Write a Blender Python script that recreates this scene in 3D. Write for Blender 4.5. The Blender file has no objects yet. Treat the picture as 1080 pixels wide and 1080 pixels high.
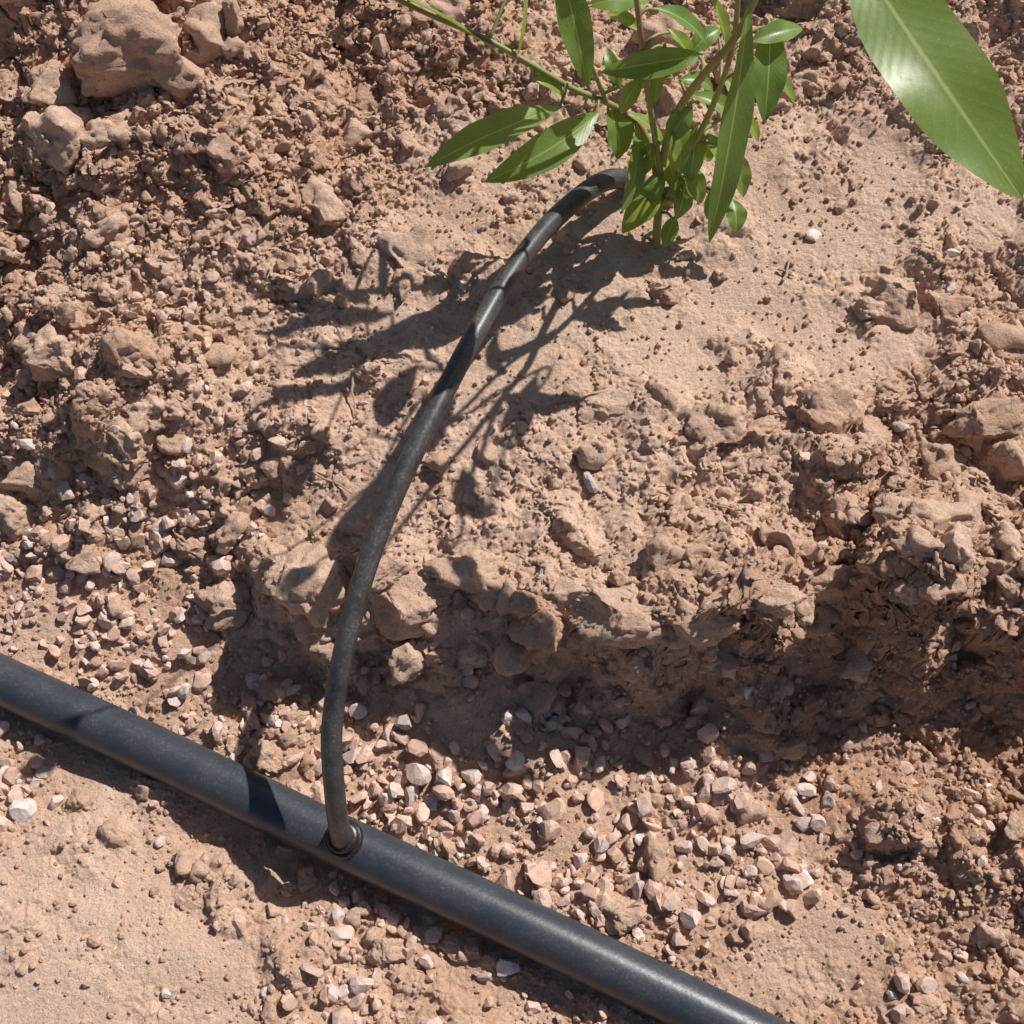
import bpy, bmesh, math, random
import numpy as np
from mathutils import Vector, Matrix, noise as mnoise, Quaternion

random.seed(7); rng = np.random.default_rng(11)
sc = bpy.context.scene
# ------------------------------------------------------------------ camera frame
D, TILT, FOV = 0.62, math.radians(25), math.radians(44)
ct, st = math.cos(TILT), math.sin(TILT)
C = np.array([0, -D*st, D*ct]); FW = np.array([0, st, -ct]); UP = np.array([0, ct, st]); RT = np.array([1., 0, 0])
TH = math.tan(FOV/2)
def site(u, v, h):
    """survey coordinate (1080 grid) + height above datum -> world point"""
    d = FW + RT*((u-540)/540*TH) + UP*((540-v)/540*TH)
    t = (h-C[2])/d[2]
    return C + d*t
def span(px, p):
    return px*float(np.dot(np.array(p)-C, FW))*TH/540
EL = math.radians(48); hx, hy = .73, .68

# ------------------------------------------------------------------ noise
PERM = np.random.default_rng(5).permutation(4096)
def hsh(ix, iy, s):
    return PERM[(PERM[(ix + s*131) & 4095] + iy*1 + s*17) & 4095]
def perlin(x, y, s=0):
    ix = np.floor(x).astype(np.int64); iy = np.floor(y).astype(np.int64)
    fx = x-ix; fy = y-iy
    u = fx*fx*fx*(fx*(fx*6-15)+10); v = fy*fy*fy*(fy*(fy*6-15)+10)
    def g(a, b, dx, dy):
        an = hsh(a, b, s)*(2*math.pi/4096)
        return np.cos(an)*dx+np.sin(an)*dy
    n00 = g(ix, iy, fx, fy); n10 = g(ix+1, iy, fx-1, fy)
    n01 = g(ix, iy+1, fx, fy-1); n11 = g(ix+1, iy+1, fx-1, fy-1)
    return ((n00*(1-u)+n10*u)*(1-v)+(n01*(1-u)+n11*u)*v)*1.4
def fbm(x, y, o, s=0, gain=0.5):
    r = 0; a = 1
    for i in range(o):
        r = r+a*perlin(x, y, s+i*3); x = x*2.03+11.3; y = y*2.03+5.7; a *= gain
    return r
def domes(x, y, s, pres=0.6, rmin=.35, rmax=.8, tilt=0.0):
    """irregular, slightly tilted lumps"""
    ix = np.floor(x).astype(np.int64); iy = np.floor(y).astype(np.int64)
    out = np.zeros_like(x)
    for dx in (-1, 0, 1):
        for dy in (-1, 0, 1):
            a = ix+dx; b = iy+dy
            h1 = hsh(a, b, s)/4096; h2 = hsh(a, b, s+1)/4096; h3 = hsh(a, b, s+2)/4096; h4 = hsh(a, b, s+3)/4096
            r = rmin+(rmax-rmin)*h3*h3
            ex = x-a-h1; ey = y-b-h2
            an = h4*40; ca = np.cos(an); sa = np.sin(an)
            px = (ex*ca+ey*sa)/r; py = (ey*ca-ex*sa)/(r*(.6+.4*h1))
            d2 = np.abs(px)**2.6+np.abs(py)**2.6
            k = np.where(h4 < pres, np.clip(1-d2, 0, 1)**.45*r*(1+tilt*(px*np.cos(h2*50)+py*np.sin(h2*50))), 0)
            out = np.maximum(out, k)
    return out

# ------------------------------------------------------------------ terrain survey points  (u,v,height,rough,gravel,red)
CP = [
(0,-60,.092,1,.10,.6),(300,-60,.098,1,.05,.6),(600,-60,.09,.6,.05,.4),(850,-60,.09,.6,.05,.4),(1100,-60,.095,.6,.1,.3),
(0,60,.084,1,.06,.5),(170,60,.094,.9,.03,.3),(330,50,.086,1,.03,.7),(470,60,.08,.9,.03,.6),(620,70,.074,.5,.03,.3),(860,60,.08,.7,.06,.4),(1060,60,.085,.5,.15,.2),
(0,170,.062,1,.05,.7),(180,170,.084,1,.04,.5),(330,180,.073,.9,.03,.7),(480,200,.063,.25,.03,.2),(690,240,.062,.12,.06,.1),(880,170,.069,.12,.08,.0),(1070,180,.074,.35,.12,.1),
(0,300,.040,1,.12,.7),(100,280,.060,.9,.25,.4),(220,310,.058,.7,.35,.3),(370,360,.050,.22,.1,.1),(520,400,.053,.08,.06,0),(700,350,.056,.05,.02,0),(880,350,.060,.06,.03,0),(1060,320,.065,.6,.2,.3),
(0,420,.034,.9,.15,.6),(130,430,.052,.9,.05,.4),(280,450,.046,.45,.3,.15),(430,490,.048,.28,.22,.1),(600,480,.054,.38,.08,.1),(800,470,.058,.5,.12,.1),(1000,470,.062,.9,.15,.3),
(30,530,.020,.5,.5,.4),(150,500,.034,.8,.45,.4),(150,560,.018,.4,.95,.3),(250,540,.030,.55,.75,.2),(350,560,.044,.4,.05,.15),(460,580,.044,.4,.05,.15),(620,570,.050,.4,.05,.1),(800,560,.056,.55,.12,.2),(1000,570,.058,1,.12,.5),
(50,640,.008,.2,.95,.3),(170,650,.008,.3,.9,.4),(240,600,.018,.4,.6,.3),
(330,640,.036,.45,.02,.2),(330,695,.012,.4,.5,.4),(440,655,.037,.45,.05,.2),(440,705,.018,.4,.6,.4),(570,660,.042,.55,.04,.2),(580,715,.019,.4,.5,.4),
(700,670,.050,.6,.02,.3),(710,735,.014,.4,.25,.6),(830,650,.057,1,.05,.7),(840,755,.007,.6,.1,.9),(960,640,.058,1.1,.05,.8),(980,760,.008,.7,.12,1),(1080,630,.058,1,.1,.8),(1080,780,.008,.7,.2,.9),
(300,770,.001,.25,.95,.4),(430,780,.006,.2,1,.3),(580,790,.006,.2,1,.3),(740,800,.004,.3,.8,.5),(880,830,.003,.4,.5,.8),(1060,860,.008,.7,.35,.7),
(450,870,-.001,.15,1,.3),(620,880,.0,.15,.95,.4),(790,900,.0,.3,.75,.5),(960,930,.004,.6,.4,.7),(1080,960,.010,.7,.35,.6),
(0,716,0,.3,.7,.4),(170,793,-.002,.3,.5,.4),(340,878,-.004,.3,.6,.4),(500,955,-.004,.3,.8,.4),(700,1050,-.003,.4,.5,.5),
(700,960,0,.3,.7,.5),(860,1010,-.001,.10,.06,.3),(1000,1030,.004,.6,.4,.6),(900,1140,.002,.5,.3,.7),(1100,1140,.01,.6,.3,.7),
(20,800,.001,.2,.8,.3),(100,850,.004,.10,.15,.1),(240,920,0,.3,.25,.4),(60,960,.010,.04,.03,0),(190,1010,.008,.10,.1,.1),(350,990,.001,.35,.65,.4),(480,1050,.001,.35,.55,.4),
(0,1140,.014,.03,.02,0),(180,1140,.009,.1,.06,.1),(400,1140,.004,.4,.4,.4),(650,1140,.0,.4,.3,.6)]
P = np.array([list(site(u, v, h)[:2])+[h, r, g, d] for u, v, h, r, g, d in CP])
n = len(P)
def tk(r2): return r2*np.log(r2+1e-9)
A = tk(((P[:, None, :2]-P[None, :, :2])**2).sum(-1)) + np.eye(n)*1e-5
B = np.hstack([np.ones((n, 1)), P[:, :2]])
M = np.block([[A, B], [B.T, np.zeros((3, 3))]])
W = np.linalg.solve(M, np.concatenate([P[:, 2], np.zeros(3)]))
x0, x1 = -.30, .30; y0, y1 = P[:, 1].min(), P[:, 1].max()
def macro_eval(X, Y):
    sh = X.shape; X = np.clip(X.ravel(), x0, x1); Y = np.clip(Y.ravel(), y0, y1)
    H = np.empty_like(X); O = np.empty((3, X.size))
    for i in range(0, X.size, 40000):
        a = X[i:i+40000]; b = Y[i:i+40000]
        r2 = (a[:, None]-P[None, :, 0])**2+(b[:, None]-P[None, :, 1])**2
        H[i:i+40000] = tk(r2)@W[:n]+W[n]+W[n+1]*a+W[n+2]*b
        w = 1/(r2+1e-5)**2
        w /= w.sum(1, keepdims=True)
        O[:, i:i+40000] = (w@P[:, 3:6]).T
    return H.reshape(sh), O[0].reshape(sh), O[1].reshape(sh), O[2].reshape(sh)

def axis(lo, hi, step, far):
    c = list(np.arange(lo, hi, step)); a = []; s = step; p = lo
    while p > -far:
        s *= 1.06; p -= s; a.append(p)
    b = []; s = step; p = c[-1]
    while p < far:
        s *= 1.06; p += s; b.append(p)
    return np.array(a[::-1]+c+b)
XS = axis(-.30, .30, .00056, 40); YS = axis(-.28, .36, .00056, 40)
cx = np.linspace(-.34, .34, 240); cy = np.linspace(-.34, .44, 260)
GX, GY = np.meshgrid(cx, cy)
MH, MR, MG, MD = macro_eval(GX, GY)
def samp(Mx, X, Y):
    fx = np.clip((X-cx[0])/(cx[1]-cx[0]), 0, len(cx)-1.001); fy = np.clip((Y-cy[0])/(cy[1]-cy[0]), 0, len(cy)-1.001)
    i = fx.astype(int); j = fy.astype(int); fx = fx-i; fy = fy-j
    return (Mx[j, i]*(1-fx)+Mx[j, i+1]*fx)*(1-fy)+(Mx[j+1, i]*(1-fx)+Mx[j+1, i+1]*fx)*fy
# crest of the broken bank: u,v,step height
RG = [(-120,520,.004),(60,500,.005),(130,505,.008),(200,545,.007),(270,600,.009),(320,672,.011),(380,692,.010),(450,690,.010),(530,700,.010),(600,700,.013),(680,708,.017),(760,700,.021),(830,690,.024),(920,672,.024),(1000,668,.022),(1100,660,.019),(1250,650,.016)]
RX = np.array([site(u, v, .03)[0] for u, v, t in RG]); RY = np.array([site(u, v, .03)[1] for u, v, t in RG]); RTt = np.array([t for u, v, t in RG])
def sstep(s, w):
    t = np.clip(s/w*.5+.5, 0, 1); return t*t*(3-2*t)
def bankdist(X, Y):
    return (Y-np.interp(X, RX, RY))*.93+.016*perlin(X*26, Y*14, 140)+.008*perlin(X*75, Y*60, 141)+.0030*perlin(X*240, Y*220, 142)
def terrain(X, Y):
    wx = X+.010*perlin(X*22, Y*22, 40)+.003*perlin(X*90, Y*90, 41)
    wy = Y+.010*perlin(X*22, Y*22, 42)+.003*perlin(X*90, Y*90, 43)
    H = samp(MH, wx, wy); R = samp(MR, wx, wy); G = samp(MG, X, Y); Rd = samp(MD, wx, wy)
    dist = np.maximum(np.abs(X)-.34, np.maximum(Y-.44, -.34-Y)); f = np.clip(dist/.6, 0, 1)
    H = H*(1-f)+.045*f + f*.03*perlin(X*1.3, Y*1.3, 77)
    R = R*(1-f)+.5*f
    S = bankdist(X, Y)
    T = np.interp(X, RX, RTt)*(1-f)*(.55+.9*np.clip(perlin(X*16, Y*0, 143)+.45, 0, 1))
    H = H+T*(sstep(S, .0065)-sstep(S, .05))
    ov = np.exp(-((S-.006)/.008)**2)*T/.02
    R = np.clip(R+.36*perlin(X*28, Y*28, 50)+.1*perlin(X*70, Y*70, 51)-.1*G, 0.02, 1.15)
    wx = X+.0035*perlin(X*70, Y*70, 30)+.0007*perlin(X*300, Y*300, 31)
    wy = Y+.0035*perlin(X*70, Y*70, 32)+.0007*perlin(X*300, Y*300, 33)
    H = H+.012*R*fbm(X*18, Y*18, 3, 3)
    H = H+.0024*fbm(X*14, Y*14, 2, 8)
    l0 = domes(wx*17, wy*17, 160, .5, tilt=.3)
    l1 = domes(wx*40, wy*40, 60, .5, tilt=.35)
    l2 = domes(wx*95+3, wy*95, 70, .6, tilt=.4)
    l3 = domes(X*230, Y*230+9, 80, .6, tilt=.4)
    l4 = domes(X*480, Y*480+9, 180, .6, tilt=.4)
    R2 = np.clip(R-.15, 0, 1)
    H = H+R2*.030*l0+R*(.019*l1*np.clip(.6+.8*perlin(X*40, Y*40, 9), 0, 1.3)+.0070*l2)+(.0024*np.clip(R*1.4+.04, 0, 1)*l3)+.0010*np.clip(R*1.5+.05, 0, 1)*l4
    H = H+R*.0035*fbm(X*110, Y*110, 3, 90, .6)
    H = H+(.00024+.0009*R)*fbm(X*420, Y*420, 3, 100, .7)
    return H, R, G, Rd, ov
X, Y = np.meshgrid(XS, YS)
H, R, G, Rd, OV = terrain(X, Y)
near = np.clip(1-np.maximum(np.abs(X)-.3, 0)*4, 0, 1)
DX = near*((R+.6*OV)*(.0040*perlin(X*75, Y*75+H*200, 120)+.0018*perlin(X*260, Y*260+H*400, 121))-.003*OV)
DY = near*((R+.6*OV)*(.0040*perlin(X*75+7, Y*75+H*200, 122)+.0018*perlin(X*260, Y*260+H*400, 123))-.009*OV*(.6+.8*perlin(X*60, Y*60, 150)))
def groundz(x, y):
    i = np.clip(np.searchsorted(XS, x), 0, len(XS)-1); j = np.clip(np.searchsorted(YS, y), 0, len(YS)-1)
    return H[j, i]

def mesh_np(name, V, F, mats=(), smooth=True, attrs=None):
    me = bpy.data.meshes.new(name); k = F.shape[1]
    me.vertices.add(len(V)); me.vertices.foreach_set('co', V.astype(np.float32).ravel())
    me.loops.add(F.size); me.loops.foreach_set('vertex_index', F.astype(np.int32).ravel())
    me.polygons.add(len(F)); me.polygons.foreach_set('loop_start', np.arange(0, F.size, k, dtype=np.int32))
    me.polygons.foreach_set('use_smooth', np.full(len(F), smooth))
    for an, av in (attrs or {}).items():
        at = me.attributes.new(an, 'FLOAT', 'POINT'); at.data.foreach_set('value', av.astype(np.float32).ravel())
    me.update(calc_edges=True)
    ob = bpy.data.objects.new(name, me); sc.collection.objects.link(ob)
    for m in mats: me.materials.append(m)
    return ob

# ------------------------------------------------------------------ materials
def newmat(name):
    m = bpy.data.materials.new(name); m.use_nodes = True; nt = m.node_tree
    return m, nt, nt.nodes['Principled BSDF'], nt.nodes['Material Output']
def N(nt, t, **kw):
    nd = nt.nodes.new(t)
    for k, v in kw.items():
        if k in nd.inputs: nd.inputs[k].default_value = v
        else: setattr(nd, k, v)
    return nd
def noiz(nt, co, scale, detail=6, rough=.6):
    nd = N(nt, 'ShaderNodeTexNoise', Scale=scale, Detail=detail, Roughness=rough)
    nt.links.new(co, nd.inputs['Vector']); return nd.outputs['Fac']
def ramp(nt, fac, stops):
    nd = nt.nodes.new('ShaderNodeValToRGB'); el = nd.color_ramp.elements
    while len(el) < len(stops): el.new(.5)
    for e, (p, c) in zip(el, stops): e.position = p; e.color = (*c, 1)
    nt.links.new(fac, nd.inputs[0]); return nd.outputs['Color']
def mix(nt, fac, a, b, mode='MIX'):
    nd = nt.nodes.new('ShaderNodeMix'); nd.data_type = 'RGBA'; nd.blend_type = mode
    for s, i in ((fac, 0), (a, 6), (b, 7)):
        if isinstance(s, (int, float)): nd.inputs[i].default_value = s
        elif isinstance(s, tuple): nd.inputs[i].default_value = (*s, 1)
        else: nt.links.new(s, nd.inputs[i])
    return nd.outputs[2]
def math_(nt, op, a, b=0.5, clamp=False, c=None):
    nd = nt.nodes.new('ShaderNodeMath'); nd.operation = op; nd.use_clamp = clamp
    for s, i in ((a, 0), (b, 1), (c, 2)):
        if s is None: continue
        if isinstance(s, (int, float)): nd.inputs[i].default_value = s
        else: nt.links.new(s, nd.inputs[i])
    return nd.outputs[0]
def bump(nt, h, dist, strength=1, nrm=None):
    nd = N(nt, 'ShaderNodeBump', Distance=dist, Strength=strength)
    nt.links.new(h, nd.inputs['Height'])
    if nrm: nt.links.new(nrm, nd.inputs['Normal'])
    return nd.outputs[0]

def soil(name, use_attr, redness=.6):
    m, nt, b, o = newmat(name)
    co = N(nt, 'ShaderNodeTexCoord').outputs['Object']
    tan = (.87, .615, .465); red = (.65, .385, .255)
    big = noiz(nt, co, 26, 4, .6); mid = noiz(nt, co, 160, 4, .7); fine = noiz(nt, co, 1400, 2, .75)
    if use_attr:
        a = N(nt, 'ShaderNodeAttribute', attribute_name='red').outputs['Fac']
    else:
        a = N(nt, 'ShaderNodeNewGeometry').outputs['Random Per Island']
        a = math_(nt, 'MULTIPLY_ADD', a, .6, False, redness-.3)
    f = math_(nt, 'ADD', a, math_(nt, 'MULTIPLY', math_(nt, 'SUBTRACT', big, .5), 1.5))
    f = math_(nt, 'ADD', f, math_(nt, 'MULTIPLY', math_(nt, 'SUBTRACT', mid, .5), .9), True)
    c = mix(nt, f, tan, red)
    c = mix(nt, 1, c, ramp(nt, fine, [(.28, (.66, .63, .61)), (.5, (1, 1, 1)), (.72, (1.1, 1.1, 1.1))]), 'MULTIPLY')
    c = mix(nt, 1, c, ramp(nt, mid, [(.3, (.83, .81, .79)), (.7, (1.06, 1.06, 1.06))]), 'MULTIPLY')
    vo = N(nt, 'ShaderNodeTexVoronoi', Scale=520); nt.links.new(co, vo.inputs['Vector'])
    sp = math_(nt, 'LESS_THAN', vo.outputs['Distance'], .30)
    sepc = nt.nodes.new('ShaderNodeSeparateColor'); nt.links.new(vo.outputs['Color'], sepc.inputs[0])
    sel = math_(nt, 'GREATER_THAN', sepc.outputs[0], .87)
    c = mix(nt, math_(nt, 'MULTIPLY', math_(nt, 'MULTIPLY', sp, sel), .75), c, mix(nt, sepc.outputs[1], (.86, .75, .68), (.34, .22, .17)))
    nt.links.new(c, b.inputs['Base Color'])
    b.inputs['Roughness'].default_value = .95; b.inputs['Specular IOR Level'].default_value = .15
    n1 = bump(nt, noiz(nt, co, 520, 5, .8), .0026, .85)
    nt.links.new(n1, b.inputs['Normal'])
    return m
m_ground = soil('soil', True); m_clod = soil('clod_soil', False, .28)

def gravelmat():
    m, nt, b, o = newmat('gravel_stone')
    co = N(nt, 'ShaderNodeTexCoord').outputs['Object']
    r = N(nt, 'ShaderNodeNewGeometry').outputs['Random Per Island']
    c = ramp(nt, r, [(0, (.58, .38, .29)), (.15, (.68, .48, .38)), (.3, (.50, .31, .24)), (.45, (.72, .53, .45)), (.58, (.70, .55, .49)), (.7, (.46, .29, .23)), (.82, (.77, .64, .58)), (.9, (.58, .43, .38)), (.97, (.83, .77, .73)), (1, (.42, .39, .38))])
    k = noiz(nt, co, 420, 4, .7)
    c = mix(nt, 1, c, ramp(nt, k, [(.3, (.74, .70, .68)), (.5, (1, 1, 1)), (.7, (1.08, 1.07, 1.06))]), 'MULTIPLY')
    d = noiz(nt, co, 120, 3, .6)
    c = mix(nt, ramp(nt, d, [(.44, (0, 0, 0)), (.62, (.75, .75, .75))]), c, (.72, .49, .36))
    nt.links.new(c, b.inputs['Base Color']); b.inputs['Roughness'].default_value = .85
    b.inputs['Specular IOR Level'].default_value = .25
    nt.links.new(bump(nt, noiz(nt, co, 900, 4, .7), .0009, .6), b.inputs['Normal'])
    return m
m_gravel = gravelmat()

def plastic(name, base, dust, dcol, rough):
    m, nt, b, o = newmat(name)
    co = N(nt, 'ShaderNodeTexCoord').outputs['Object']
    k = noiz(nt, co, 45, 8, .75); k2 = noiz(nt, co, 900, 4, .7)
    geo = N(nt, 'ShaderNodeNewGeometry')
    sx = nt.nodes.new('ShaderNodeSeparateXYZ'); nt.links.new(geo.outputs['Normal'], sx.inputs[0])
    upf = math_(nt, 'MULTIPLY_ADD', sx.outputs[2], .5, True, .5)
    f = ramp(nt, k, [(.38, (0.06, .06, .06)), (.72, (dust, dust, dust))])
    f2 = ramp(nt, k2, [(.52, (0.0, 0, 0)), (.68, (1, 1, 1))])
    fac = math_(nt, 'MULTIPLY', math_(nt, 'MULTIPLY', f, math_(nt, 'MULTIPLY_ADD', f2, .65, False, .35)), upf)
    c = mix(nt, fac, base, dcol)
    nt.links.new(c, b.inputs['Base Color'])
    nt.links.new(math_(nt, 'MULTIPLY_ADD', f2, .2, False, rough), b.inputs['Roughness'])
    nt.links.new(bump(nt, noiz(nt, co, 350, 6, .7), .0005, .25), b.inputs['Normal'])
    return m
m_pipe = plastic('black_polyethylene', (.028, .037, .051), .35, (.36, .30, .26), .34)
m_tube = plastic('black_vinyl_tube', (.020, .021, .023), .8, (.34, .31, .28), .38)
m_rub = plastic('black_rubber', (.010, .010, .011), .2, (.2, .15, .12), .3)

def leafmat():
    m, nt, b, o = newmat('green_leaf')
    uv = N(nt, 'ShaderNodeTexCoord').outputs['UV']
    s = nt.nodes.new('ShaderNodeSeparateXYZ'); nt.links.new(uv, s.inputs[0])
    ax = math_(nt, 'ABSOLUTE', math_(nt, 'SUBTRACT', s.outputs[0], .5))
    rib = ramp(nt, ax, [(.012, (1, 1, 1)), (.03, (0, 0, 0))])
    co = N(nt, 'ShaderNodeTexCoord').outputs['Object']
    k = noiz(nt, co, 60, 5, .6); r = N(nt, 'ShaderNodeNewGeometry').outputs['Random Per Island']
    jit = math_(nt, 'MULTIPLY', k, .06)
    w = math_(nt, 'SINE', math_(nt, 'MULTIPLY', math_(nt, 'ADD', math_(nt, 'SUBTRACT', s.outputs[1], math_(nt, 'MULTIPLY', ax, .34)), jit), 120))
    vein = ramp(nt, w, [(.86, (0, 0, 0)), (1, (1, 1, 1))])
    c = mix(nt, k, (.155, .245, .048), (.225, .325, .080))
    c = mix(nt, 1, c, ramp(nt, r, [(0, (.72, .82, .8)), (.6, (1, 1, 1)), (1, (1.35, 1.18, .85))]), 'MULTIPLY')
    c = mix(nt, math_(nt, 'MULTIPLY', vein, .16), c, (.30, .40, .14))
    blot = ramp(nt, noiz(nt, co, 220, 4, .7), [(.6, (0, 0, 0)), (.75, (.35, .35, .35))])
    c = mix(nt, blot, c, (.30, .33, .12))
    ds = ramp(nt, noiz(nt, co, 1300, 3, .7), [(.60, (0, 0, 0)), (.72, (.65, .65, .65))])
    c = mix(nt, ds, c, (.48, .42, .30))
    c = mix(nt, math_(nt, 'MULTIPLY', rib, .75), c, (.40, .50, .20))
    nt.links.new(c, b.inputs['Base Color']); b.inputs['Roughness'].default_value = .38
    b.inputs['Specular IOR Level'].default_value = .55
    h = math_(nt, 'ADD', math_(nt, 'MULTIPLY', w, .05), k)
    nt.links.new(bump(nt, h, .0007, .3), b.inputs['Normal'])
    tr = nt.nodes.new('ShaderNodeBsdfTranslucent')
    nt.links.new(mix(nt, 1, c, (1.7, 1.8, .7), 'MULTIPLY'), tr.inputs['Color'])
    ms = nt.nodes.new('ShaderNodeMixShader'); ms.inputs[0].default_value = .34
    nt.links.new(b.outputs[0], ms.inputs[1]); nt.links.new(tr.outputs[0], ms.inputs[2]); nt.links.new(ms.outputs[0], o.inputs[0])
    return m
m_leaf = leafmat()
def stemmat():
    m, nt, b, o = newmat('stem')
    co = N(nt, 'ShaderNodeTexCoord').outputs['Object']
    k = noiz(nt, co, 40, 5, .6)
    nt.links.new(ramp(nt, k, [(.35, (.20, .27, .06)), (.52, (.28, .26, .09)), (.64, (.26, .13, .08))]), b.inputs['Base Color'])
    b.inputs['Roughness'].default_value = .5
    nt.links.new(bump(nt, noiz(nt, co, 900, 4, .7), .0004, .5), b.inputs['Normal'])
    return m
m_stem = stemmat()
def simple(name, a, bb, sc_=300):
    m, nt, b, o = newmat(name)
    co = N(nt, 'ShaderNodeTexCoord').outputs['Object']
    nt.links.new(mix(nt, noiz(nt, co, sc_, 5, .7), a, bb), b.inputs['Base Color']); b.inputs['Roughness'].default_value = .8
    return m
m_straw = simple('dry_straw', (.55, .42, .29), (.25, .17, .11))

# ------------------------------------------------------------------ ground sheet
V = np.stack([X+DX, Y+DY, H], -1).reshape(-1, 3)
ny, nx = X.shape; idx = np.arange(nx*ny).reshape(ny, nx)
F = np.stack([idx[:-1, :-1], idx[:-1, 1:], idx[1:, 1:], idx[1:, :-1]], -1).reshape(-1, 4)
mesh_np('ground', V, F, [m_ground], True, {'red': Rd})

# ------------------------------------------------------------------ stones
def ico(sub):
    bm = bmesh.new(); bmesh.ops.create_icosphere(bm, subdivisions=sub, radius=1)
    v = np.array([x.co[:] for x in bm.verts]); f = np.array([[q.index for q in p.verts] for p in bm.faces]); bm.free(); return v, f
def clip_stone(v, k, seed, lo=.45, hi=.8, jit=.012):
    r = np.random.default_rng(seed); v = v.copy()
    for _ in range(k):
        d = r.normal(size=3); d /= np.linalg.norm(d); c = r.uniform(lo, hi)
        t = v@d; e = np.maximum(t-c, 0); v -= e[:, None]*d
    v += r.normal(size=v.shape)*jit
    return v/np.abs(v).max()
def crusty(v, seed, amp=.2, fr=1.8, oct_=8, cuts=10):
    """broken dry clod: planar breaks, then crumbly crust"""
    base = clip_stone(v, cuts, seed+900, .45, .85, 0)
    out = []
    off = Vector((seed*7.1, seed*3.3, seed*1.7))
    for p, q0 in zip(base, v):
        q = Vector(q0)
        f = mnoise.fractal(q*fr+off, .7, 2.1, oct_)
        r_ = 1-abs(mnoise.noise(q*2.2+off))*2
        a = 1+amp*f-.28*max(0, r_-.8)+.05*mnoise.noise(q*9+off)+.035*mnoise.noise(q*22)
        a += .25*mnoise.noise(q*1.1+off)
        out.append(p*max(a, .3))
    return np.array(out)
def rots(k):
    q = rng.normal(size=(k, 4)); q /= np.linalg.norm(q, axis=1, keepdims=True); w, x, y, z = q.T
    return np.stack([np.stack([1-2*(y*y+z*z), 2*(x*y-z*w), 2*(x*z+y*w)], -1), np.stack([2*(x*y+z*w), 1-2*(x*x+z*z), 2*(y*z-x*w)], -1), np.stack([2*(x*z-y*w), 2*(y*z+x*w), 1-2*(x*x+y*y)], -1)], 1)
def merge(name, protos, faces, pos, scl, mat, smooth):
    k = len(pos); R3 = rots(k); which = rng.integers(0, len(protos), k); nv = len(protos[0])
    PR = np.array(protos)
    v = PR[which]*scl[:, None, :]
    v = np.einsum('kij,knj->kni', R3, v)+pos[:, None, :]
    f = faces[None]+(np.arange(k)*nv)[:, None, None]
    return mesh_np(name, v.reshape(-1, 3), f.reshape(-1, faces.shape[1]), [mat], smooth)
def scatter(count, dens, box=(-.33, .33, -.31, .40), cl=.9, base=.8):
    x = rng.uniform(box[0], box[1], count); y = rng.uniform(box[2], box[3], count)
    R_ = samp(MR, x, y); G_ = samp(MG, x, y)
    clump = np.clip(base+cl*perlin(x*24, y*24, 200)+.5*perlin(x*60, y*60, 201), .03, 1.6)
    keep = rng.random(count) < dens(R_, G_)*clump
    return x[keep], y[keep], G_[keep], R_[keep]
PH = .006
PIPE_UV = [(-330, 560), (-150, 645), (0, 717), (170, 795), (345, 880), (500, 952), (640, 1018), (770, 1080), (900, 1145), (1080, 1235)]
PR_ = .0108
pipe_pts = [site(u, v, PH+.006) for u, v in PIPE_UV]
def pipedist(x, y):
    d = np.full(x.shape, 9.)
    for a, b in zip(pipe_pts[:-1], pipe_pts[1:]):
        ab = (b-a)[:2]; t = np.clip(((x-a[0])*ab[0]+(y-a[1])*ab[1])/(ab@ab), 0, 1)
        d = np.minimum(d, np.hypot(x-a[0]-t*ab[0], y-a[1]-t*ab[1]))
    return d

v2, f2 = ico(2); v1, f1 = ico(1); v4, f4 = ico(4); v5, f5 = ico(5); v3, f3 = ico(3)
gp = [clip_stone(v2, 8, i, .36, .8) for i in range(20)]
x, y, g_, r_ = scatter(32000, lambda R_, G_: np.clip(G_, 0, 1)**1.9*.85, cl=.75, base=.8)
s = .0014+.0054*rng.beta(1.3, 2.6, len(x))
ok = pipedist(x, y) > PR_+s*.5; x, y, g_, s = x[ok], y[ok], g_[ok], s[ok]
scl = s[:, None]*rng.uniform(.55, 1.25, (len(x), 3))
z = groundz(x, y)+s*(.0+1.0*rng.random(len(x))*g_)
merge('gravel', gp, f2, np.stack([x, y, z], -1), scl, m_gravel, False)
# crumbs
cp_ = [clip_stone(v1, 4, 300+i, .55, .9, .06) for i in range(14)]
x, y, g_, r_ = scatter(120000, lambda R_, G_: np.clip(.05+.6*R_+.25*G_, 0, 1))
s = .0005+.0022*rng.beta(1.0, 4.2, len(x))
ok = pipedist(x, y) > PR_+.001; x, y, s = x[ok], y[ok], s[ok]
z = groundz(x, y)+s*.4
merge('soil_crumbs', cp_, f1, np.stack([x, y, z], -1), s[:, None]*rng.uniform(.7, 1.2, (len(x), 3)), m_clod, False)
# medium clods
mp = [crusty(v3, 20+i, .28, 1.8, 6, 9) for i in range(14)]
x, y, g_, r_ = scatter(8500, lambda R_, G_: np.clip(.6*R_**1.4+.06*G_, 0, 1))
s = .0018+.0075*rng.beta(1.0, 4.5, len(x))
ok = pipedist(x, y) > PR_+s; x, y, s = x[ok], y[ok], s[ok]
z = groundz(x, y)+s*.1
mc = merge('soil_clods', mp, f3, np.stack([x, y, z], -1), s[:, None]*rng.uniform(.75, 1.2, (len(x), 3)), m_clod, True)
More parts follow.
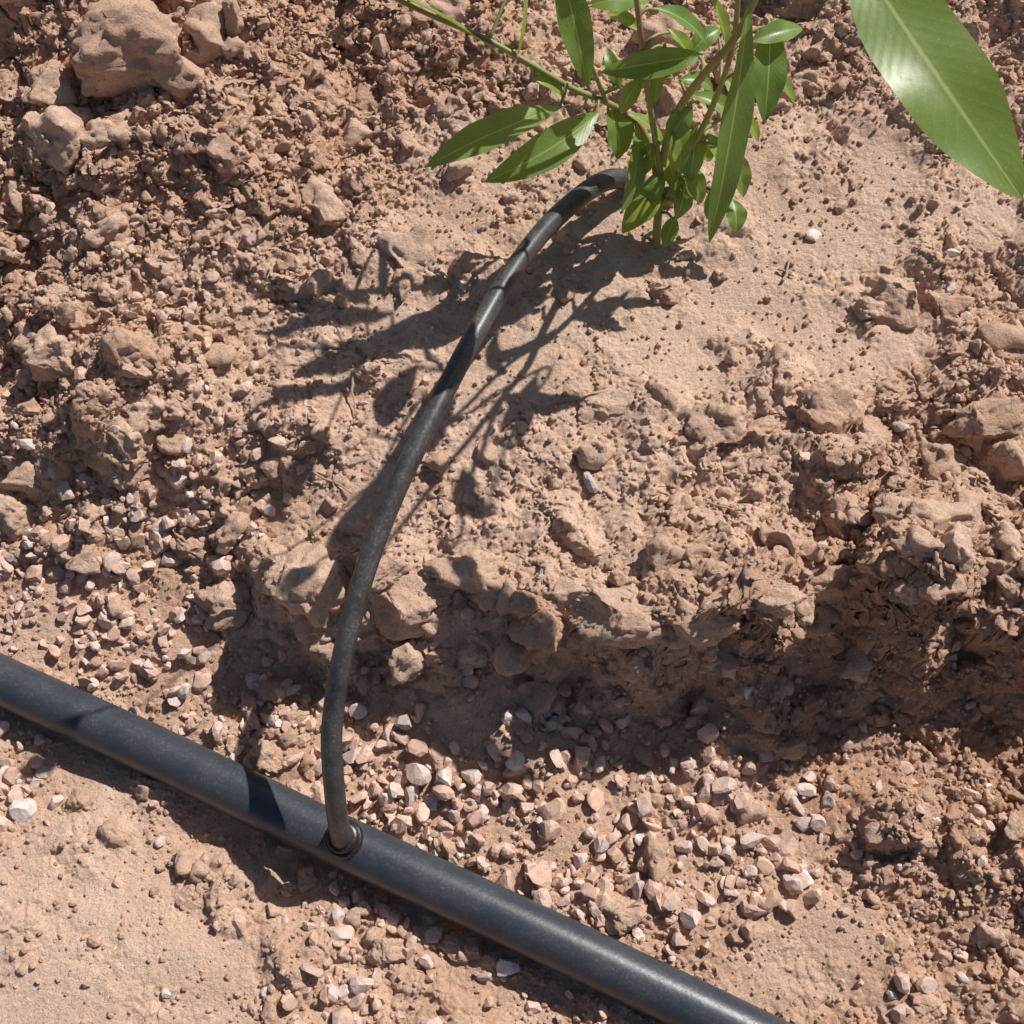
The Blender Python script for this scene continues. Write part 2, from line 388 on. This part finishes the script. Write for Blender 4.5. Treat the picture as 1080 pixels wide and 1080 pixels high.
# bigger clods: scattered in the rough soil, and tumbled along the foot / face of the bank
lp = [crusty(v4, 120+i, .24, 1.6, 8, 9) for i in range(12)]
x, y, g_, r_ = scatter(900, lambda R_, G_: np.clip(.85*R_**1.3, 0, 1))
xb = rng.uniform(-.2, .3, 100); yb = np.interp(xb, RX, RY)+rng.normal(.010, .012, 100)
x = np.concatenate([x, xb]); y = np.concatenate([y, yb])
s = .0045+.0135*rng.beta(1.1, 2.6, len(x)); s[-100:] *= .8
ok = pipedist(x, y) > PR_+s*1.4; x, y, s = x[ok], y[ok], s[ok]
z = groundz(x, y)-s*.15
lc = merge('clods_b', lp, f4, np.stack([x, y, z], -1), s[:, None]*rng.uniform(.7, 1.2, (len(x), 3)), m_clod, True)
# larger clods surveyed one by one: u,v,rx,ry
BIG = [(160,52,64,46),(60,95,30,24),(108,150,30,24),(945,318,30,24),(997,328,21,18),(916,330,16,14),(868,436,32,26),(925,462,20,15),(570,657,26,27),
 (325,618,38,34),(290,588,20,20),(425,632,50,28),(490,610,34,24),(655,648,54,26),(735,658,40,26),(650,425,36,20),(762,447,30,22),(800,452,18,14),(985,556,46,28),(1045,440,38,26),(1070,485,24,26),
 (60,378,28,24),(150,428,40,32),(60,315,16,14),(240,640,26,20),(95,590,20,16),(15,540,28,22),(880,618,34,20),(395,600,26,18),(500,692,18,14),(820,630,28,18),(930,600,26,18),
 (465,800,18,16),(280,800,16,14),(320,835,18,13),(425,830,14,13),(660,965,22,16),(360,968,16,12),(410,1005,20,14),(970,1055,16,14),(495,1000,22,14),(40,735,20,12),(85,845,14,12),(200,575,24,18),(390,390,12,9),(700,310,14,11),(690,300,9,7),(560,640,14,12),(610,640,18,14)]
V_, F_ = [], []; off = 0
bp = [crusty(v5, 50+i, .20, 1.5, 9, 8) for i in range(8)]
for i, (u, v, a, b) in enumerate(BIG):
    q = site(u, v, .03)
    for _ in range(6):
        q = site(u, v, float(groundz(q[0], q[1])))
    ra = span(a, q); rb = span(b, q); an = random.uniform(0, 6.28); ca, sa = math.cos(an), math.sin(an)
    p = bp[i % 8]; p = p/np.abs(p).mean(0)/2.0
    if i % 3 == 1: p = p[:, [1, 2, 0]]
    if i % 3 == 2: p = p[:, [2, 0, 1]]
    p = np.stack([p[:, 0]*ca-p[:, 1]*sa, p[:, 0]*sa+p[:, 1]*ca, p[:, 2]*(1 if i % 2 else -1)], -1)
    w = p*np.array([ra, rb*1.05, min(ra, rb)*.95]); w[:, 2] += q[2]-.02*min(ra, rb)
    w += q*np.array([1, 1, 0])
    V_.append(w); F_.append(f5+off); off += len(w)
a = mesh_np('large_soil_clods', np.concatenate(V_), np.concatenate(F_), [m_clod], True)
bpy.ops.object.select_all(action='DESELECT')
a.select_set(True); lc.select_set(True); mc.select_set(True); bpy.context.view_layer.objects.active = mc; bpy.ops.object.join()

# ------------------------------------------------------------------ tubes
def catmull(pts, per=10):
    pts = [np.array(p, float) for p in pts]; pts = [2*pts[0]-pts[1]]+pts+[2*pts[-1]-pts[-2]]; out = []
    for i in range(1, len(pts)-2):
        p0, p1, p2, p3 = pts[i-1:i+3]
        for k in range(per):
            t = k/per; out.append(.5*((2*p1)+(p2-p0)*t+(2*p0-5*p1+4*p2-p3)*t*t+(3*p1-p0-3*p2+p3)*t**3))
    out.append(pts[-2]); return np.array(out)
def tube(path, rad, seg=16, cap=True):
    k = len(path); rad = np.broadcast_to(rad, k) if np.ndim(rad) == 0 else np.interp(np.linspace(0, 1, k), np.linspace(0, 1, len(rad)), rad)
    T = np.gradient(path, axis=0); T /= np.linalg.norm(T, axis=1, keepdims=True)
    nrm = np.cross(T[0], [0.13, .31, .94]); nrm /= np.linalg.norm(nrm); vs = []
    for i in range(k):
        nrm = nrm-T[i]*(nrm@T[i]); nrm /= np.linalg.norm(nrm); bn = np.cross(T[i], nrm)
        for j in range(seg):
            a = 2*math.pi*j/seg; vs.append(path[i]+rad[i]*(math.cos(a)*nrm+math.sin(a)*bn))
    fs = [(i*seg+j, i*seg+(j+1) % seg, (i+1)*seg+(j+1) % seg, (i+1)*seg+j) for i in range(k-1) for j in range(seg)]
    if cap: fs += [tuple(range(seg))[::-1], tuple((k-1)*seg+j for j in range(seg))]
    return [tuple(v) for v in vs], fs
def add_mesh(name, parts, mat, parent=None):
    vs, fs = [], []
    for v, f in parts:
        o = len(vs); vs += v; fs += [tuple(i+o for i in q) for q in f]
    me = bpy.data.meshes.new(name); me.from_pydata(vs, [], fs); me.materials.append(mat)
    for p in me.polygons: p.use_smooth = True
    ob = bpy.data.objects.new(name, me); sc.collection.objects.link(ob)
    if parent: ob.parent = parent
    return ob
def empty(name):
    e = bpy.data.objects.new(name, None); sc.collection.objects.link(e); e.empty_display_size = .02; return e

e_pipe = empty('irrigation_pipe')
pp = catmull(pipe_pts, 16)
pp[:, 2] += .0006*np.sin(np.linspace(0, 14, len(pp)))
add_mesh('pipe_body', [tube(pp, PR_, 40)], m_pipe, e_pipe)
gpt = site(362, 886, .024)
i0 = np.argmin(((pp-np.array([gpt[0], gpt[1], pp[0, 2]]))**2).sum(1)); pc = pp[i0].copy()
TR = .0043
def ring(c, axis_, prof, seg=32):
    axis_ = np.array(axis_)/np.linalg.norm(axis_); a = np.cross(axis_, [0, 1, .1]); a /= np.linalg.norm(a); b = np.cross(axis_, a)
    vs = [tuple(c+axis_*h+r*(math.cos(t)*a+math.sin(t)*b)) for r, h in prof for t in np.linspace(0, 2*math.pi, seg, endpoint=False)]
    fs = [(i*seg+j, i*seg+(j+1) % seg, (i+1)*seg+(j+1) % seg, (i+1)*seg+j) for i in range(len(prof)-1) for j in range(seg)]
    return vs, fs
gc = pc+np.array([0, 0, PR_])
add_mesh('grommet', [ring(gc, (0, 0, 1), [(.0080, -.004), (.0084, -.0012), (.0082, .0004), (.0074, .0012), (.0060, .0014), (.0058, .0026), (.0065, .0032), (.0068, .0040), (.0064, .0047), (.0048, .0050), (.0034, .0050)])], m_rub, e_pipe)

e_tube = empty('drip_irrigation_tube')
TUV = [(353,835,.052),(350,770,.068),(362,690,.084),(386,600,.098),(420,512,.108),(463,425,.113),(505,345,.112),(548,275,.105),(592,224,.095),(640,190,.082),(672,196,.067),(688,222,.055)]
tp = [gc+np.array([0, 0, -.003]), gc+np.array([-.0004, 0, .008])]+[site(*q) for q in TUV]
tpath = catmull(tp, 14)
add_mesh('tube_body', [tube(tpath, [TR]*9+[TR*1.08, TR*1.14, TR*1.14, TR*1.1], 24)], m_tube, e_tube)

# ------------------------------------------------------------------ plant
e_pl = empty('shrub_plant')
stems = [
 ([(692,262,.058),(694,225,.075),(698,180,.095),(706,140,.115),(722,105,.135),(748,72,.16),(775,40,.18),(800,-10,.205),(830,-90,.25),(870,-190,.30)], [.0021, .0019, .0016, .0012]),
 ([(694,235,.070),(690,170,.092),(672,130,.11),(640,108,.122),(605,94,.132),(560,68,.145),(510,40,.155),(445,12,.165),(380,-20,.175)], [.0018, .0015, .0013, .0009]),
 ([(698,190,.090),(690,140,.115),(682,90,.14),(676,40,.165),(668,-20,.19),(650,-90,.215),(610,-150,.23),(560,-190,.24)], [.0015, .0012, .0009]),
 ([(700,215,.080),(722,170,.10),(748,120,.13),(770,60,.165),(778,0,.19),(775,-70,.23),(760,-180,.26)], [.0017, .0012, .0009]),
 ([(800,-10,.205),(850,-60,.235),(890,-90,.255),(910,-80,.262)], [.0013, .0010, .0008]),
 ([(640,108,.122),(620,60,.15),(600,10,.175),(588,-50,.20)], [.0011, .0008]),
]
sp = []; allst = []
for pts, rd in stems:
    c = catmull([site(*q) for q in pts], 10); allst.append(c); sp.append(tube(c, rd, 10))
SP = np.concatenate(allst)
LV = [
 ((594,112,.135),(449,176,.135),46,-15,.006,.18),
 ((632,118,.125),(511,192,.120),44,20,.006,.25),
 ((790,2,.200),(748,256,.120),48,25,.004,.25),
 ((888,-70,.262),(1078,210,.232),104,-12,.008,.12),
 ((588,-50,.20),(620,92,.158),40,-10,.004,.25),
 ((392,-14,.172),(528,58,.150),14,50,.003,.4),
 ((812,22,.165),(806,129,.140),42,0,.004,.2),
 ((742,58,.155),(634,76,.150),34,35,.004,.35),
 ((560,80,.14),(597,104,.130),18,10,.002,.2),
 ((672,132,.112),(655,224,.095),26,20,.003,.3),
 ((696,196,.088),(656,246,.080),34,-10,.003,.2),
 ((708,116,.125),(716,182,.105),30,0,.003,.25),
 ((700,158,.100),(716,206,.085),26,0,.003,.25),
 ((738,128,.115),(728,192,.095),28,-20,.003,.3),
 ((776,158,.105),(784,208,.090),26,0,.002,.3),
 ((772,210,.085),(776,246,.078),26,0,.002,.25),
 ((690,200,.085),(722,218,.078),18,0,.002,.2),
 ((640,112,.118),(652,168,.100),40,15,.003,.3),
 ((690,8,.175),(746,48,.155),28,10,.003,.3),
 ((702,44,.155),(690,112,.140),20,-30,.002,.4),
 ((620,6,.172),(692,-4,.17),36,0,.003,.25),
 ((748,-8,.19),(764,66,.160),24,20,.003,.35),
 ((790,44,.165),(846,30,.16),28,0,.003,.3),
 ((800,66,.150),(838,112,.135),20,10,.003,.3),
 ((552,-40,.17),(545,62,.15),11,60,.002,.4),
 ((726,100,.120),(780,128,.11),24,0,.003,.3),
 ((660,120,.118),(700,158,.100),22,20,.003,.3),
 ((715,85,.14),(752,96,.13),22,0,.003,.3),
 ((668,60,.15),(712,84,.135),24,20,.003,.3),
 ((655,95,.13),(640,50,.14),18,20,.003,.3),
 ((676,34,.165),(640,14,.16),20,0,.003,.3),
 ((790,-20,.20),(740,-8,.18),30,0,.003,.3),
 ((742,168,.09),(754,150,.10),20,0,.003,.3),
 ((712,228,.075),(700,262,.068),20,0,.003,.3),
 ((720,170,.10),(740,214,.085),28,0,.003,.25),
 ((700,180,.095),(684,218,.085),24,-20,.003,.25),
 ((745,140,.105),(770,190,.090),26,10,.003,.3),
 ((690,150,.11),(672,186,.095),24,-10,.003,.3),
 ((730,110,.13),(706,150,.115),28,0,.003,.3),
 ((762,80,.13),(790,128,.12),24,0,.003,.3),
 ((680,80,.145),(655,120,.13),22,0,.003,.3),
 ((705,30,.16),(728,70,.145),24,10,.003,.3),
 ((748,200,.09),(752,236,.078),22,-10,.002,.25),
 ((775,120,.115),(800,150,.10),18,0,.002,.25),
 ((760,30,.15),(725,60,.145),24,0,.003,.3),
 ((672,180,.09),(664,212,.08),26,10,.003,.3),
 ((722,190,.09),(712,232,.078),24,10,.003,.3),
]
# foliage of the upper branches, located from where its shade lies on the soil (u,v start -> end, height above soil, width m)
S3 = np.array([hx/math.tan(EL), hy/math.tan(EL), 1.0])
def above(u, v, d):
    q = site(u, v, .05); return q+S3*d
SH = [(415,335,285,330,.165,.170,.014),(400,365,305,405,.17,.165,.016),(375,405,255,442,.175,.185,.014),(440,385,395,455,.185,.17,.016),(350,350,262,352,.18,.19,.012),
      (560,405,535,485,.195,.19,.013),(480,420,450,480,.195,.18,.013),(340,465,300,520,.19,.20,.013),(400,500,355,585,.205,.20,.017),(385,330,330,300,.165,.18,.011),
      (430,340,380,390,.175,.17,.014),(520,545,490,490,.215,.21,.015),(440,360,350,372,.175,.175,.013),(120,692,66,716,.24,.24,.014),(330,600,290,645,.215,.215,.012)]
for u0, v0, u1, v1_, d0, d1, wd_ in SH:
    LV.append((above(u0, v0, d0), above(u1, v1_, d1), -wd_, 0, .004, .2))
def twig(pts, rd):
    c = catmull(pts, 8); allst.append(c); sp.append(tube(c, rd, 8))
base2 = site(668, -20, .19); base3 = site(775, -70, .23)
twig([base2, above(440, 345, .168), above(400, 352, .170), above(345, 372, .178)], [.0011, .0006])
twig([base2, above(470, 400, .186), above(430, 440, .195), above(400, 500, .205), above(345, 590, .214)], [.0012, .0006])
twig([base3, above(570, 400, .195), above(530, 470, .205), above(515, 550, .214)], [.0011, .0006])
twig([above(400, 500, .205), above(260, 600, .225), above(140, 685, .24)], [.0008, .0005])
SP = np.concatenate(allst)
lv_v, lv_f, lv_uv = [], [], []; pet = []
NL, NW = 26, 8
for b_, t_, w_, roll, sag, fold in LV:
    if w_ > 0:
        b = site(*b_); t = site(*t_); wd = span(w_, (b+t)/2)
    else: b, t, wd = b_, t_, -w_
    L = np.linalg.norm(t-b); T0 = (t-b)/L
    n0 = np.array([.15, -.25, 1.]); n0 -= T0*(n0@T0); n0 /= np.linalg.norm(n0)
    sd = np.cross(T0, n0); a = math.radians(roll); sd2 = sd*math.cos(a)+n0*math.sin(a); n2 = -sd*math.sin(a)+n0*math.cos(a)
    o = len(lv_v); ph = random.uniform(0, 6); tw = random.uniform(-.25, .25); sidebend = random.uniform(-.05, .05)*L
    if w_ > 100: sidebend = .04*L
    for i in range(NL+1):
        s_ = i/NL
        prof = min((s_**.75)*(1-s_)**.62/.46, 1.0)
        prof = max(.5*math.sin(math.pi*s_**.9)**1.1+.5*prof, .02)
        if w_ > 100: prof = max(math.sin(math.pi*s_**1.05)**.68, .02)
        hw = wd/2*prof
        ctr = b+T0*L*s_+n2*(sag*4*s_*(1-s_))+sd2*sidebend*4*s_*(1-s_)
        aa = tw*(s_-.5)*2; s3 = sd2*math.cos(aa)+n2*math.sin(aa); n3 = -sd2*math.sin(aa)+n2*math.cos(aa)
        for j in range(NW+1):
            c_ = j/NW*2-1
            wv = .05*hw*math.sin(s_*16+ph+c_)*abs(c_)*1.5
            lv_v.append(tuple(ctr+s3*hw*c_*(1-.12*fold)+n3*(hw*fold*abs(c_)**1.3+wv)))
            lv_uv.append((j/NW, s_))
    for i in range(NL):
        for j in range(NW):
            q = o+i*(NW+1)+j; lv_f.append((q, q+1, q+NW+2, q+NW+1))
    k = np.argmin(((SP-b)**2).sum(1)); pr = SP[k]
    if np.linalg.norm(pr-b) > .0005:
        pet.append(tube(catmull([pr, (pr+b)/2+np.array([0, 0, .0015]), b+T0*.002], 5), [.0009, .0006], 8))
add_mesh('stems', sp+pet, m_stem, e_pl)
lo = add_mesh('leaves', [(lv_v, lv_f)], m_leaf, e_pl)
ul = lo.data.uv_layers.new(name='UVMap')
for lp_ in lo.data.loops: ul.data[lp_.index].uv = lv_uv[lp_.vertex_index]

# ------------------------------------------------------------------ straw and twigs
tw_ = []
ST = [(180,912,245,938,.0009),(232,372,258,366,.0007),(826,300,832,275,.0008),(1050,350,1080,352,.0009),(820,285,835,292,.0006),(745,530,790,545,.0005),(330,500,372,520,.0006),(150,690,190,700,.0006),(372,395,376,440,.0007),(560,430,610,424,.0005),(930,520,960,516,.0006)]
for u0, v0, u1, v1_, r in ST:
    ps = []
    for k in range(5):
        t = k/4; u = u0+(u1-u0)*t+random.uniform(-2, 2); v = v0+(v1_-v0)*t+random.uniform(-2, 2)
        q = site(u, v, .03)
        for _ in range(5): q = site(u, v, float(groundz(q[0], q[1])))
        ps.append(q)
    zz = np.array([p[2] for p in ps]); zf = np.linspace(max(zz[0], zz[:3].mean()), max(zz[-1], zz[2:].mean()), 5)
    for p, zq in zip(ps, zf): p[2] = zq+.0012
    tw_.append(tube(catmull(ps, 5), [r, r*.6], 7))
add_mesh('dry_straw', tw_, m_straw)

# ------------------------------------------------------------------ camera, light
cd = bpy.data.cameras.new('camera'); cam = bpy.data.objects.new('camera', cd); sc.collection.objects.link(cam)
cam.location = C; cam.rotation_euler = (TILT, 0, 0); cd.sensor_fit = 'HORIZONTAL'; cd.angle = FOV; cd.clip_start = .01; cd.clip_end = 300
sc.camera = cam
sd_ = bpy.data.lights.new('sun', 'SUN'); sun = bpy.data.objects.new('sun', sd_); sc.collection.objects.link(sun)
sd_.energy = 5; sd_.angle = math.radians(.5); sd_.color = (1, .97, .92)
sun.rotation_euler = Vector((-hx*math.cos(EL), -hy*math.cos(EL), -math.sin(EL))).to_track_quat('-Z', 'Y').to_euler()
w = bpy.data.worlds.new('World'); sc.world = w; w.use_nodes = True; nt = w.node_tree
sky = nt.nodes.new('ShaderNodeTexSky'); sky.sky_type = 'NISHITA'; sky.sun_disc = False; sky.sun_elevation = EL; sky.sun_rotation = math.atan2(hx, hy)
nt.links.new(sky.outputs[0], nt.nodes['Background'].inputs[0]); nt.nodes['Background'].inputs[1].default_value = .055
sc.view_settings.view_transform = 'Standard'; sc.view_settings.look = 'None'; sc.view_settings.exposure = 0
